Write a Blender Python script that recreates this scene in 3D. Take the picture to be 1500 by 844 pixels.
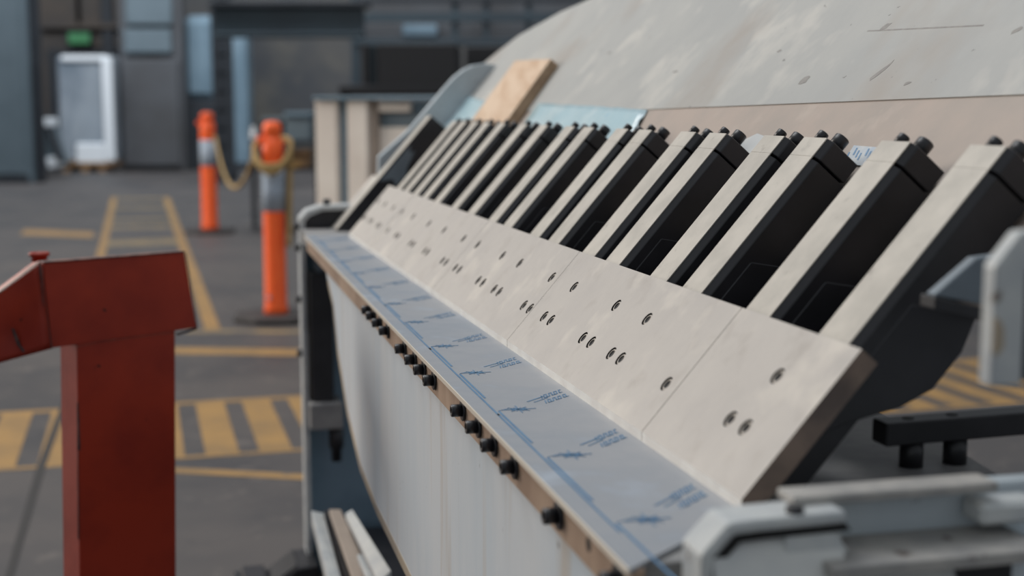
import bpy, bmesh, math, random
from mathutils import Vector, Matrix, Euler

for o in list(bpy.data.objects):
    bpy.data.objects.remove(o)
SC = bpy.context.scene
COL = SC.collection
random.seed(7)

# ------------------------------------------------------------------ camera
F, CX, CY, HOR, VPX, CAMH = 2000.0, 750.0, 422.0, 158.0, 242.0, 1.15
PITCH = math.atan((CY - HOR) / F)
cam = bpy.data.cameras.new('camera')
cam.sensor_width = 36.0
cam.lens = F / 1500.0 * 36.0
cam.clip_start = 0.05
cam.clip_end = 200
cam.dof.use_dof = True
cam.dof.focus_distance = 1.45
cam.dof.aperture_fstop = 4.0
cam_o = bpy.data.objects.new('camera', cam)
COL.objects.link(cam_o)
cam_o.location = (0, 0, CAMH)
cam_o.rotation_euler = (math.pi / 2 - PITCH, 0, 0)
SC.camera = cam_o

# ------------------------------------------------------------------ world and lights
wd = bpy.data.worlds.new('world')
SC.world = wd
wd.use_nodes = True
bg = wd.node_tree.nodes['Background']
bg.inputs[0].default_value = (0.74, 0.80, 0.86, 1)
bg.inputs[1].default_value = 0.46

def area(name, loc, target, sx, sy, power, col):
    l = bpy.data.lights.new(name, 'AREA')
    l.shape = 'RECTANGLE'
    l.size, l.size_y, l.energy, l.color = sx, sy, power, col
    o = bpy.data.objects.new(name, l)
    COL.objects.link(o)
    o.location = loc
    o.rotation_euler = (Vector(target) - Vector(loc)).to_track_quat('-Z', 'Y').to_euler()
    return o
# daylight through a big open door high on the left, and a roof light above the machine
area('door_daylight', (-10.8, 8.6, 4.2), (0.1, 1.5, 0.9), 4.0, 3.6, 840, (1.0, 0.925, 0.84))
area('roof_daylight', (-1.5, 3.5, 7.0), (0.2, 2.0, 0.9), 5.0, 3.0, 160, (0.93, 0.96, 1.0))
area('middle_fill', (-3.5, 6.5, 8.5), (-0.6, 8.5, 0.5), 3.5, 3.5, 260, (1.0, 0.97, 0.93))  # unseen fill lamp, added to brighten the bollards and cream frame
area('back_fill', (-5.5, 19.0, 9.5), (-5.5, 25.0, 1.0), 14.0, 4.0, 1500, (0.88, 0.94, 1.0))  # added fill lamp, out of view, lifting the dark back of the hall

SC.view_settings.view_transform = 'Standard'
SC.view_settings.look = 'None'
SC.view_settings.exposure = 0.0
SC.view_settings.gamma = 1.0
SC.view_settings.use_curve_mapping = False

# ------------------------------------------------------------------ frames of reference
CAM = Vector((0, 0, CAMH))
RIGHT = Vector((1, 0, 0))
FWD = Vector((0, math.cos(PITCH), -math.sin(PITCH)))
UP = Vector((0, math.sin(PITCH), math.cos(PITCH)))
def ray(px, py):
    return RIGHT * ((px - CX) / F) + UP * ((CY - py) / F) + FWD
def at(px, py, Y):
    r = ray(px, py)
    return CAM + r * (Y / r.y)
def on_floor(px, py):
    r = ray(px, py)
    return CAM + r * (-CAMH / r.z)
w_ = ray(VPX, HOR); w_.z = 0; w_.normalize()
u_ = Vector((w_.y, -w_.x, 0))
ROT = math.atan2(u_.y, u_.x)
U0, W0 = 0.45, 1.9
def mp(u, v, w):                       # machine frame -> local coordinates of the machine's empty
    return Vector((u - U0, w - W0, v + CAMH))
def sp(s, n, w):                       # slope frame (s up the slope, n out of it)
    return mp(0.375 + 0.653 * s - 0.757 * n, -0.28 + 0.757 * s + 0.653 * n, w)
def mworld(u, v, w):
    return CAM + u_ * u + w_ * w + Vector((0, 0, v))
l_ = ray(197, 158); l_.z = 0; l_.normalize()
a_ = Vector((l_.y, -l_.x, 0))
def fl(a, b, z=0.0):                   # floor frame (a across the lane, b along it)
    return a_ * a + l_ * b + Vector((0, 0, z))

# ------------------------------------------------------------------ materials
def lin(c):
    return tuple(((x / 255) / 12.92 if x / 255 <= 0.04045 else ((x / 255 + 0.055) / 1.055) ** 2.4) for x in c) + (1,)
def mat(name, c1, c2=None, scale=20, lo=0.4, hi=0.62, rough=0.5, rough2=None, metal=0.0, bump=0.0, bscale=None,
        stretch=(1, 1, 1), extra=None, spec=0.5, emit=None, rot=0.0):
    m = bpy.data.materials.new(name)
    m.use_nodes = True
    nt = m.node_tree
    N, L = nt.nodes, nt.links
    b = N['Principled BSDF']
    b.inputs['Base Color'].default_value = lin(c1)
    b.inputs['Roughness'].default_value = rough
    b.inputs['Metallic'].default_value = metal
    b.inputs['Specular IOR Level'].default_value = spec
    if emit:
        b.inputs['Emission Color'].default_value = lin(emit[0])
        b.inputs['Emission Strength'].default_value = emit[1]
    geo = N.new('ShaderNodeNewGeometry')
    def noise(sc, st, detail=6):
        mpn = N.new('ShaderNodeMapping')
        mpn.inputs['Scale'].default_value = st
        mpn.inputs['Rotation'].default_value = (0, 0, rot)
        L.new(geo.outputs['Position'], mpn.inputs['Vector'])
        n = N.new('ShaderNodeTexNoise')
        n.inputs['Scale'].default_value = sc
        n.inputs['Detail'].default_value = detail
        n.inputs['Roughness'].default_value = 0.6
        L.new(mpn.outputs[0], n.inputs['Vector'])
        return n
    def ramp(src, a, c):
        r = N.new('ShaderNodeMapRange')
        r.inputs['From Min'].default_value = a
        r.inputs['From Max'].default_value = c
        L.new(src, r.inputs['Value'])
        return r.outputs[0]
    col = None
    if c2:
        f = ramp(noise(scale, stretch).outputs['Fac'], lo, hi)
        mx = N.new('ShaderNodeMix'); mx.data_type = 'RGBA'
        mx.inputs['A'].default_value = lin(c1); mx.inputs['B'].default_value = lin(c2)
        L.new(f, mx.inputs['Factor'])
        col = mx.outputs['Result']
        if rough2 is not None:
            mr = N.new('ShaderNodeMapRange')
            mr.inputs['To Min'].default_value = rough; mr.inputs['To Max'].default_value = rough2
            L.new(f, mr.inputs['Value']); L.new(mr.outputs[0], b.inputs['Roughness'])
    for (ec, es, est, ea, eb) in (extra or []):
        f = ramp(noise(es, est, 4).outputs['Fac'], ea, eb)
        mx = N.new('ShaderNodeMix'); mx.data_type = 'RGBA'
        if col is None: mx.inputs['A'].default_value = lin(c1)
        else: L.new(col, mx.inputs['A'])
        mx.inputs['B'].default_value = lin(ec)
        L.new(f, mx.inputs['Factor'])
        col = mx.outputs['Result']
    if col is not None:
        L.new(col, b.inputs['Base Color'])
    if bump:
        bn = N.new('ShaderNodeBump')
        bn.inputs['Strength'].default_value = bump
        bn.inputs['Distance'].default_value = 0.002
        L.new(noise(bscale or scale * 4, stretch).outputs['Fac'], bn.inputs['Height'])
        L.new(bn.outputs[0], b.inputs['Normal'])
    return m

M = {}
M['floor'] = mat('floor_concrete', (82, 77, 75), (66, 64, 65), 1.3, rough=0.62, rough2=0.5, bump=0.25, bscale=60,
                 extra=[((112, 104, 98), 9, (1, 1, 1), 0.58, 0.8), ((58, 56, 58), 5, (1, 1, 1), 0.62, 0.8)])
M['yellow'] = mat('floor_yellow_paint', (162, 126, 74), (144, 114, 72), 5, rough=0.6, bump=0.2, bscale=80,
                  extra=[((104, 96, 86), 16, (1, 1, 1), 0.6, 0.75)])
M['yellow_worn'] = mat('floor_worn_yellow_paint', (150, 128, 86), (110, 100, 86), 6, rough=0.6,
                       extra=[((92, 88, 85), 12, (1, 1, 1), 0.52, 0.66)])
M['joint'] = mat('floor_joint_filler', (48, 46, 46), rough=0.8)
M['plate'] = mat('machined_steel_plate', (197, 190, 182), (180, 174, 168), 7, 0.38, 0.64, rough=0.42, rough2=0.55, metal=0.15, bump=0.05, bscale=220,
                 extra=[((172, 164, 156), 24, (1, 1, 1), 0.56, 0.85), ((218, 210, 198), 11, (1, 1, 1), 0.55, 0.80), ((164, 160, 156), 4, (1, 1, 1), 0.6, 0.85)])
M['nose'] = mat('polished_steel_nose', (248, 244, 236), (236, 230, 222), 30, rough=0.35)
M['finger_face'] = mat('ground_steel_face', (202, 195, 184), (184, 178, 168), 18, rough=0.45, metal=0.1,
                       extra=[((170, 163, 153), 60, (1, 1, 1), 0.62, 0.75)])
M['plate_side'] = mat('sawn_steel_side', (128, 110, 98), (92, 80, 74), 16, rough=0.6, metal=0.2, bump=0.1)
M['black'] = mat('black_oxide_steel', (42, 41, 45), (31, 31, 34), 14, rough=0.42, spec=0.5, bump=0.04, bscale=150)
M['bolt_black'] = mat('black_bolt_steel', (42, 42, 46), (34, 34, 37), 60, rough=0.38)
M['socket'] = mat('dark_socket', (18, 16, 16), rough=0.7)
M['screw_head'] = mat('screw_steel', (176, 168, 158), rough=0.45, metal=0.2)
M['bar'] = mat('brown_steel_bar', (180, 154, 132), (152, 126, 106), 12, rough=0.48, metal=0.25, stretch=(1, 1, 0.35), bump=0.04, bscale=160,
               extra=[((188, 166, 146), 30, (1, 1, 0.3), 0.6, 0.8)])
M['apron'] = mat('pale_painted_apron', (216, 220, 223), (198, 207, 214), 5, rough=0.4, rough2=0.5, stretch=(1, 1, 0.25), bump=0.04, bscale=90,
                 extra=[((186, 168, 146), 17, (1, 1, 0.05), 0.55, 0.76), ((92, 84, 78), 70, (1, 1, 0.5), 0.715, 0.74)])
M['tan'] = mat('tan_dirty_paint', (176, 160, 138), (150, 140, 128), 10, rough=0.55)
M['arch'] = mat('grey_painted_beam', (178, 177, 172), (166, 166, 163), 4, rough=0.42, rough2=0.52, bump=0.08, bscale=40,
                extra=[((192, 189, 182), 7, (1, 1, 1), 0.56, 0.68), ((160, 150, 140), 3.2, (1, 1, 0.6), 0.54, 0.74), ((118, 114, 110), 46, (1, 1, 1.4), 0.7, 0.72)])
M['chip_grey'] = mat('chipped_grey_spot', (136, 132, 128), (150, 146, 141), 90, rough=0.7)
M['bare'] = mat('bare_primer_strip', (176, 160, 148), (164, 152, 142), 7, rough=0.5, bump=0.04,
                extra=[((186, 172, 160), 12, (1, 1, 1), 0.58, 0.75)])
M['blue_grey'] = mat('blue_grey_paint', (116, 126, 134), (104, 114, 122), 12, rough=0.5, bump=0.05,
                     extra=[((64, 56, 54), 38, (1, 1, 1), 0.69, 0.72)])
M['end_paint'] = mat('chipped_pale_blue_paint', (192, 200, 204), (178, 187, 192), 9, rough=0.5, extra=[((96, 70, 64), 26, (1, 1, 1), 0.68, 0.71)])
M['deep_blue'] = mat('deep_blue_grey_paint', (118, 140, 156), (104, 126, 142), 8, rough=0.5)
M['pale'] = mat('chipped_white_paint', (196, 198, 196), (178, 182, 184), 20, rough=0.45, bump=0.06,
                extra=[((118, 104, 92), 36, (1, 1, 1), 0.66, 0.7)])
M['flange'] = mat('dirty_white_flange', (172, 168, 162), (146, 144, 142), 26, rough=0.5, bump=0.06, extra=[((92, 80, 72), 44, (1, 1, 1), 0.62, 0.68)])
M['pale_clean'] = mat('white_paint', (208, 208, 204), (190, 192, 192), 14, rough=0.42)
M['bed'] = mat('dusty_grey_bed', (150, 148, 146), (126, 125, 126), 14, rough=0.55,
               extra=[((40, 38, 38), 60, (1, 1, 1), 0.68, 0.72)])
M['sheet'] = mat('sheet_metal_film', (166, 168, 172), (148, 154, 162), 6, 0.38, 0.64, rough=0.34, rough2=0.45, metal=0.3, bump=0.1, bscale=22,
                 extra=[((172, 180, 190), 12, (1, 1, 1), 0.58, 0.75)])
M['sheet_edge'] = mat('bare_sheet_edge', (232, 222, 206), rough=0.35, metal=0.2)
M['print'] = mat('blue_print_ink', (70, 116, 154), (86, 130, 164), 40, rough=0.4)
M['print_pale'] = mat('faint_blue_print_ink', (104, 142, 178), (118, 152, 184), 40, rough=0.4)
M['film'] = mat('pale_blue_film', (176, 204, 212), (196, 216, 220), 14, rough=0.22, bump=0.5, bscale=18,
                extra=[((120, 182, 210), 10, (1, 1, 1), 0.58, 0.72)])
M['wood'] = mat('pine_offcut', (214, 188, 162), (196, 164, 134), 7, rough=0.6, stretch=(6, 0.9, 2.5), bump=0.1, rot=0.25)
M['wood_side'] = mat('pine_offcut_side', (172, 146, 118), (150, 124, 98), 9, rough=0.65, stretch=(5, 1, 3))
M['red'] = mat('red_enamel', (158, 49, 28), (138, 40, 25), 7, spec=0.3, rough=0.45, rough2=0.52, bump=0.03, bscale=60,
               extra=[((48, 22, 20), 46, (1, 1, 1), 0.715, 0.735)])
M['red_bare'] = mat('worn_red_edge', (128, 92, 80), (60, 44, 42), 60, 0.45, 0.6, rough=0.5)
M['chip'] = mat('dark_chipped_edge', (44, 34, 36), (76, 62, 60), 80, rough=0.6)
M['orange'] = mat('orange_plastic', (255, 104, 40), (252, 94, 34), 6, rough=0.42)
M['reflective'] = mat('grey_reflective_band', (176, 188, 202), (166, 180, 196), 12, rough=0.85, spec=0.2)
M['rubber'] = mat('black_rubber', (52, 48, 48), (62, 58, 56), 20, rough=0.7)
M['rope'] = mat('tan_rope', (176, 148, 96), (150, 122, 76), 60, rough=0.75)
M['sticker'] = mat('white_sticker', (202, 204, 204), (176, 188, 200), 60, rough=0.4)
M['b_wall'] = mat('far_wall_paint', (86, 84, 82), (70, 72, 76), 0.5, rough=0.8, extra=[((104, 100, 92), 0.9, (1, 1, 1), 0.55, 0.75)])
M['b_brown'] = mat('brown_far_wall', (80, 72, 66), (68, 64, 62), 1.2, rough=0.8)
M['b_blue'] = mat('blue_grey_steel', (104, 118, 126), (94, 108, 116), 1, rough=0.6)
M['b_light'] = mat('light_blue_panel', (126, 148, 162), (104, 126, 140), 1.2, rough=0.5)
M['b_dark'] = mat('dark_steel', (46, 50, 56), (38, 42, 48), 2, rough=0.6)
M['b_teal'] = mat('dark_teal_beam', (50, 64, 72), (44, 56, 64), 1, rough=0.6)
M['b_grey'] = mat('dark_grey_door', (84, 86, 90), (74, 74, 76), 0.8, rough=0.6)
M['b_black'] = mat('matt_black_case', (26, 27, 31), rough=0.6)
M['wrap'] = mat('silver_wrap', (196, 206, 216), (140, 154, 168), 1.6, rough=0.26, metal=0.5, stretch=(1, 1, 0.4), bump=0.4, bscale=4)
M['cream'] = mat('cream_paint', (238, 228, 216), (226, 214, 202), 3, rough=0.5)
M['beige'] = mat('beige_panel', (176, 160, 146), (160, 146, 134), 3, rough=0.6)
M['carton'] = mat('brown_carton', (150, 118, 86), (128, 100, 74), 5, rough=0.8)
M['exit'] = mat('green_exit_panel', (70, 130, 88), rough=0.4, emit=((70, 130, 88), 0.12))
M['white_metal'] = mat('white_metal', (232, 236, 240), rough=0.25)

# ------------------------------------------------------------------ mesh helpers
def new(): return bmesh.new()
def prism(bm, pts, off, mi=0):
    off = Vector(off)
    a = [bm.verts.new(Vector(p)) for p in pts]
    b = [bm.verts.new(Vector(p) + off) for p in pts]
    n = len(pts); fs = []
    fs.append(bm.faces.new(a)); fs.append(bm.faces.new(list(reversed(b))))
    for i in range(n):
        fs.append(bm.faces.new((a[i], b[i], b[(i + 1) % n], a[(i + 1) % n])))
    for f in fs: f.material_index = mi
    return fs
def box(bm, x0, x1, y0, y1, z0, z1, mi=0):
    return prism(bm, [(x0, y0, z0), (x1, y0, z0), (x1, y1, z0), (x0, y1, z0)], (0, 0, z1 - z0), mi)
def mbox(bm, u0, u1, v0, v1, w0, w1, mi=0):
    a, b = mp(u0, v0, w0), mp(u1, v1, w1)
    return box(bm, a.x, b.x, a.y, b.y, a.z, b.z, mi)
def cyl(bm, p0, p1, r0, r1=None, seg=16, cap=True, mi=0):
    p0, p1 = Vector(p0), Vector(p1)
    r1 = r0 if r1 is None else r1
    q = (p1 - p0).to_track_quat('Z', 'Y')
    A, B = [], []
    for i in range(seg):
        d = q @ Vector((math.cos(2 * math.pi * i / seg), math.sin(2 * math.pi * i / seg), 0))
        A.append(bm.verts.new(p0 + d * r0)); B.append(bm.verts.new(p1 + d * r1))
    fs = [bm.faces.new((A[i], A[(i + 1) % seg], B[(i + 1) % seg], B[i])) for i in range(seg)]
    for f in fs: f.smooth = True
    if cap:
        fs.append(bm.faces.new(list(reversed(A)))); fs.append(bm.faces.new(B))
    for f in fs: f.material_index = mi
def lathe(bm, p0, axis, prof, seg=20, mi=0):
    """prof = [(distance along axis, radius)]"""
    p0 = Vector(p0); axis = Vector(axis).normalized()
    q = axis.to_track_quat('Z', 'Y')
    rings = []
    for (d, r) in prof:
        rings.append([bm.verts.new(p0 + axis * d + (q @ Vector((math.cos(2 * math.pi * i / seg), math.sin(2 * math.pi * i / seg), 0))) * max(r, 1e-5)) for i in range(seg)])
    for k in range(len(rings) - 1):
        for i in range(seg):
            f = bm.faces.new((rings[k][i], rings[k][(i + 1) % seg], rings[k + 1][(i + 1) % seg], rings[k + 1][i]))
            f.smooth = True; f.material_index = mi
    f = bm.faces.new(list(reversed(rings[0]))); f.material_index = mi
    f = bm.faces.new(rings[-1]); f.material_index = mi
def tube(bm, pts, r, seg=8):
    pts = [Vector(p) for p in pts]
    rings = []
    for i, p in enumerate(pts):
        d = (pts[min(i + 1, len(pts) - 1)] - pts[max(i - 1, 0)]).normalized()
        q = d.to_track_quat('Z', 'Y')
        rings.append([bm.verts.new(p + (q @ Vector((math.cos(2 * math.pi * k / seg), math.sin(2 * math.pi * k / seg), 0))) * r) for k in range(seg)])
    for i in range(len(rings) - 1):
        for k in range(seg):
            f = bm.faces.new((rings[i][k], rings[i][(k + 1) % seg], rings[i + 1][(k + 1) % seg], rings[i + 1][k]))
            f.smooth = True
    bm.faces.new(list(reversed(rings[0]))); bm.faces.new(rings[-1])
def obj(name, bm, mats, parent=None, bevel=0.0, seg=1, angle=0.6):
    bmesh.ops.recalc_face_normals(bm, faces=bm.faces)
    if bevel:
        es = [e for e in bm.edges if len(e.link_faces) == 2 and e.calc_face_angle(0) > angle]
        bmesh.ops.bevel(bm, geom=es, offset=bevel, segments=seg, affect='EDGES', clamp_overlap=True)
    me = bpy.data.meshes.new(name)
    bm.to_mesh(me); bm.free()
    if not isinstance(mats, (list, tuple)): mats = [mats]
    for m in mats: me.materials.append(M[m] if isinstance(m, str) else m)
    o = bpy.data.objects.new(name, me)
    COL.objects.link(o)
    if parent: o.parent = parent
    return o
def tag(o, label, cat, group=None):
    o['label'] = label; o['category'] = cat
    if group: o['group'] = group
    return o
def thing(name, label, cat, loc=(0, 0, 0), rotz=0.0, group=None):
    o = bpy.data.objects.new(name, None)
    COL.objects.link(o)
    o.empty_display_size = 0.1
    o.location = loc; o.rotation_euler = (0, 0, rotz)
    return tag(o, label, cat, group)
def struct(o):
    o['kind'] = 'structure'; return o
def copy(o, parent=None, loc=None):
    c = o.copy(); COL.objects.link(c)
    if parent: c.parent = parent
    if loc is not None: c.location = loc
    return c
def local(root, pts):
    mi = root.matrix_basis.inverted()
    return [mi @ Vector(p) for p in pts]

# ================================================================== the hall
bm = new(); box(bm, -22, 16, -4, 31, -0.12, 0.0)
floor = struct(obj('floor', bm, 'floor'))
bm = new(); box(bm, -22, 16, 28.0, 28.3, 0, 8)
struct(obj('wall_back', bm, 'b_wall'))
# left wall with the big door opening the daylight comes through
wl = bpy.data.objects.new('wall_left', None); COL.objects.link(wl); struct(wl)
def wall_piece(y0, y1, z0, z1):
    b = new()
    p = [Vector((-9.0 - 0.277 * y, y, z0)) for y in (y0, y1)]
    n = Vector((-0.25, -0.07, 0))
    prism(b, [p[0], p[1], p[1] + n, p[0] + n], (0, 0, z1 - z0))
    obj('wall_panel', b, 'b_wall', wl)
wall_piece(-4, 5.8, 0, 8); wall_piece(11.4, 28, 0, 8); wall_piece(5.8, 11.4, 6.4, 8)

# painted floor marks (thin paint films lying on the floor)
def quad_paint(name, pts, mat_, h=0.0012):
    b = new(); prism(b, [p + Vector((0, 0, 0.0001)) for p in pts], (0, 0, h)); return obj(name, b, mat_, floor)
def paint_rect(name, a0, a1, b0, b1, mat_='yellow', skew=0.0):
    return quad_paint(name, [fl(a0, b0), fl(a1, b0 + skew), fl(a1, b1 + skew), fl(a0, b1)], mat_)
per = 0.178
k = -6
while 0.19 + per * k < 4.3:
    a0 = 0.190 + per * k
    paint_rect('painted_stripe', a0, a0 + per - 0.068, 4.56, 5.38)
    k += 1
paint_rect('painted_line', -0.95, 4.4, 5.38, 5.43)
paint_rect('painted_line', -0.95, 4.4, 4.53, 4.56)
# the walking lane running away to the back
paint_rect('painted_line', -0.33, -0.262, 9.2, 18.4, 'yellow')
paint_rect('painted_line', 0.315, 0.395, 7.2, 18.2, 'yellow')
for b0, wd_ in ((11.9, .5), (13.6, .30), (14.6, .25), (16.2, .3), (17.9, .3)):
    paint_rect('painted_bar', -0.262, 0.315, b0, b0 + wd_, 'yellow_worn')
paint_rect('painted_line', -1.05, -0.40, 13.2, 13.75, 'yellow', -0.5)
paint_rect('painted_line', 0.22, 0.90, 7.14, 7.24, 'yellow_worn', -0.2)
paint_rect('painted_line', -0.2, 0.95, 6.66, 6.84, 'yellow', -0.42)
paint_rect('painted_line', -0.05, 1.05, 4.42, 4.485, 'yellow', -0.54)
bm = new(); prism(bm, [fl(-.35, 3.0, .0002), fl(-.335, 3.0, .0002), fl(-.318, 4.5, .0002), fl(-.27, 6.4, .0002), fl(-.29, 6.4, .0002), fl(-.345, 4.5, .0002)], (0, 0, .0016))
obj('floor_joint', bm, 'joint', floor)

# ================================================================== folding machine
mach = thing('folding_machine', 'long grey sheet metal folding machine with a row of black clamp fingers', 'machine',
             (u_ * U0 + w_ * W0), ROT)
def ub(w): return 0.268 + 0.0105 * (w - 0.85)

# --- bed under the clamp
bm = new(); prism(bm, [mp(ub(.78) + .012, -.2835, .78), mp(.60, -.2835, .78), mp(.640, -.2835, 1.03), mp(.64, -.2835, 3.23), mp(ub(3.04) + .012, -.2835, 3.23)], (0, 0, -.03))
obj('bed_plate', bm, 'bed', mach, .001)

# --- brown edge bar of the folding beam
bm = new()
prism(bm, [mp(ub(.768) + .003, -.2825, .768), mp(ub(3.02) + .003, -.2825, 3.02), mp(ub(3.02) + .011, -.2825, 3.02), mp(ub(.768) + .011, -.2825, .768)], (0, 0, -.031))
obj('edge_bar', bm, 'bar', mach, .0006)
# --- white apron with a deep belly
prof = [(2.66, -.313), (2.62, -.335), (2.533, -.369), (2.468, -.448), (2.328, -.532), (2.156, -.585), (1.967, -.600), (1.45, -.602), (1.1, -.585), (.95, -.52), (.86, -.42), (.77, -.36), (.77, -.313)]
bm = new(); fs = prism(bm, [mp(ub(w) + .007, v, w) for (w, v) in prof], (.018, 0, 0))
obj('folding_apron', bm, 'apron', mach, .0006)
bm = new()
lo = prof[1:9]
inn = [(w - (.012 if i < 5 else 0), v + (.008 if i < 2 else .014)) for i, (w, v) in enumerate(lo)]
prism(bm, [mp(ub(w) + .0062, v, w) for (w, v) in lo] + [mp(ub(w) + .0062, v, w) for (w, v) in reversed(inn)], (.0008, 0, 0))
obj('apron_edge_strip', bm, 'tan', mach)
# --- stiffener behind the apron
bm = new(); prism(bm, [mp(.36, -.33, .8), mp(.36, -.33, 2.95), mp(.36, -.62, 2.75), mp(.36, -.72, 2.0), mp(.36, -.66, .8)], (.012, 0, 0))
obj('apron_stiffener', bm, 'black', mach)

# --- front cap screws with washers
def screw_proto():
    b = new()
    ax = (-1, 0, 0)
    lathe(b, (-.0025, 0, 0), ax, [(0, .0062), (.0098, .0062), (.0106, .0056), (.0106, .0034), (.0068, .0034), (.0068, .0002)], 18)
    for f in b.faces:
        c = f.calc_center_median()
        if c.x < -.009 and math.hypot(c.y, c.z) < .0036: f.material_index = 1
    s = obj('cap_screw', b, ['bolt_black', 'socket'], mach)
    b = new(); lathe(b, (0, 0, 0), ax, [(0, .0108), (.0022, .0108), (.0026, .0102)], 22)
    obj('washer', b, 'bolt_black', s)
    return s
bolts = [(1.974, -.291), (1.923, -.292), (1.862, -.293), (1.793, -.293), (1.651, -.293), (1.575, -.293), (1.511, -.293), (1.447, -.293),
         (1.288, -.292), (1.216, -.292), (1.149, -.293), (1.073, -.293), (.935, -.294), (.793, -.294), (2.12, -.292), (2.18, -.292), (2.24, -.292)]
first = None
for (w, v) in bolts[:14]:
    loc = mp(ub(w) + .003, v - .003, w)
    if first is None:
        first = screw_proto(); first.location = loc
    else:
        c = copy(first, mach, loc)
        for ch in first.children: copy(ch, c)
bm = new(); lathe(bm, mp(ub(.862) + .0031, -.296, .862), (-1, 0, 0), [(0, .0052), (.0003, .0052)], 16)
obj('empty_bolt_hole', bm, 'socket', mach)

# --- fingers
FH = .024; CH = .0057; NF = -.018
def fprof(nb, inset=0.0):
    return [(-FH, NF), (FH, NF), (FH + CH - inset, NF - CH), (FH + CH - inset, nb), (-FH - CH + inset, nb), (-FH - CH + inset, NF - CH)]
def loc0(s, n, w): # slope coords in a frame centred on w=W0
    return sp(s, n, w + W0)
def finger_proto():
    b = new()
    pr = fprof(-.060)
    d = loc0(.322, 0, 0) - loc0(.035, 0, 0)
    prism(b, [loc0(.035, n, w) for (w, n) in pr], d)
    body = obj('clamp_finger', b, 'black', mach, .0006)
    b = new()
    q0, q1 = loc0(.07, -.034, 0), loc0(.207, -.034, 0)
    yw = FH + CH + .001
    pts = [Vector((q1.x, -yw, q1.z)), Vector((q0.x, -yw, q0.z))]
    for (u, v) in ((.484, -.234), (.53, -.224), (.557, -.211), (.580, -.184), (.592, -.155)):
        m = mp(u, v, W0); pts.append(Vector((m.x, -yw, m.z)))
    prism(b, pts, (0, 2 * yw, 0))
    obj('finger_root', b, 'black', body, .001)
    b = new()
    d = loc0(.3238, 0, 0) - loc0(.11, 0, 0)
    prism(b, [loc0(.11, n, w) for (w, n) in ((-FH, NF), (FH, NF), (FH, NF + .001), (-FH, NF + .001))], d)
    obj('face_strip', b, 'finger_face', body)
    b = new()
    d = loc0(.347, 0, 0) - loc0(.3245, 0, 0)
    prism(b, [loc0(.3245, n, w) for (w, n) in fprof(-.058, .0003)], d)
    cap = obj('end_cap', b, 'black', body, .0008)
    b = new()
    d = loc0(.3467, 0, 0) - loc0(.3241, 0, 0)
    prism(b, [loc0(.3241, n, w) for (w, n) in ((-FH, NF), (FH, NF), (FH, NF + .001), (-FH, NF + .001))], d)
    obj('cap_face', b, 'finger_face', body)
    b = new()
    d = loc0(.324, 0, 0) - loc0(.322, 0, 0)
    prism(b, [loc0(.322, n, w) for (w, n) in ((-.022, -.022), (.022, -.022), (.022, -.052), (-.022, -.052))], d)
    obj('groove_core', b, 'socket', body)
    ax = Vector((.653, 0, .757))
    for (n, w, r, h) in ((-.025, .009, .0054, .012), (-.037, -.0065, .0078, .0165)):
        b = new()
        lathe(b, loc0(.347, n, w), ax, [(0, r * .86), (h * .22, r * .86), (h * .24, r), (h * .95, r), (h, r * .9), (h, r * .5), (h * .6, r * .5), (h * .6, .0002)], 16)
        obj('cap_bolt', b, 'bolt_black', body)
    return body
WC = [.936, 1.0745, 1.227, 1.3205, 1.471, 1.563, 1.717, 1.812, 1.967, 2.066, 2.22, 2.355, 2.515, 2.64, 2.745, 2.855, 2.95]
fp = finger_proto(); fp.location = (0, WC[0] - W0, 0)
for w in WC[1:]:
    c = copy(fp, mach, (0, w - W0, 0))
    for ch in fp.children: copy(ch, c)

# --- shoe plates with counterbored screws
def screw_sites(w):
    return [(w, .104), (w + .017, .0575), (w - .0115, .0575)]
sites = [q for w in WC for q in screw_sites(w)]
SEG = [(.86, 1.0675), (1.0685, 1.5405), (1.5415, 2.0095), (2.0105, 2.4465), (2.4475, 2.6595), (2.6615, 2.978)]
def shoe(w0, w1):
    b = new()
    TH = .017; S0 = .011; S1 = .147
    outer = [b.verts.new(sp(s, 0, w)) for (s, w) in ((S0, w0), (S1, w0), (S1, w1), (S0, w1))]
    edges = [b.edges.new((outer[i], outer[(i + 1) % 4])) for i in range(4)]
    R = .0074; sg = 18; loops = []; mine = [q for q in sites if w0 + R < q[0] < w1 - R]
    for (w, s) in mine:
        lp = [b.verts.new(sp(s + R * math.sin(2 * math.pi * i / sg), 0, w + R * math.cos(2 * math.pi * i / sg))) for i in range(sg)]
        edges += [b.edges.new((lp[i], lp[(i + 1) % sg])) for i in range(sg)]
        loops.append(((w, s), lp))
    bmesh.ops.triangle_fill(b, use_beauty=True, use_dissolve=False, edges=edges)
    for (w, s), lp in loops:
        bt = [b.verts.new(sp(s + R * math.sin(2 * math.pi * i / sg), -.005, w + R * math.cos(2 * math.pi * i / sg))) for i in range(sg)]
        for i in range(sg):
            f = b.faces.new((lp[i], lp[(i + 1) % sg], bt[(i + 1) % sg], bt[i])); f.material_index = 1
        f = b.faces.new(bt); f.material_index = 1
    # nose facet, top, back, ends
    pr = [(S0, 0), (0, -.0095), (.019, -TH), (S1, -TH), (S1, 0)]
    A = [outer[0]] + [b.verts.new(sp(s, n, w0)) for (s, n) in pr[1:4]] + [outer[1]]
    B = [outer[3]] + [b.verts.new(sp(s, n, w1)) for (s, n) in pr[1:4]] + [outer[2]]
    for i in range(4):
        f = b.faces.new((A[i], A[i + 1], B[i + 1], B[i])); f.material_index = (3, 2, 2, 0)[i]
    f = b.faces.new(A); f.material_index = 2
    f = b.faces.new(list(reversed(B))); f.material_index = 2
    pl = obj('shoe_plate', b, ['plate', 'socket', 'plate_side', 'nose'], mach)
    return pl, mine
scr = None
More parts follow.
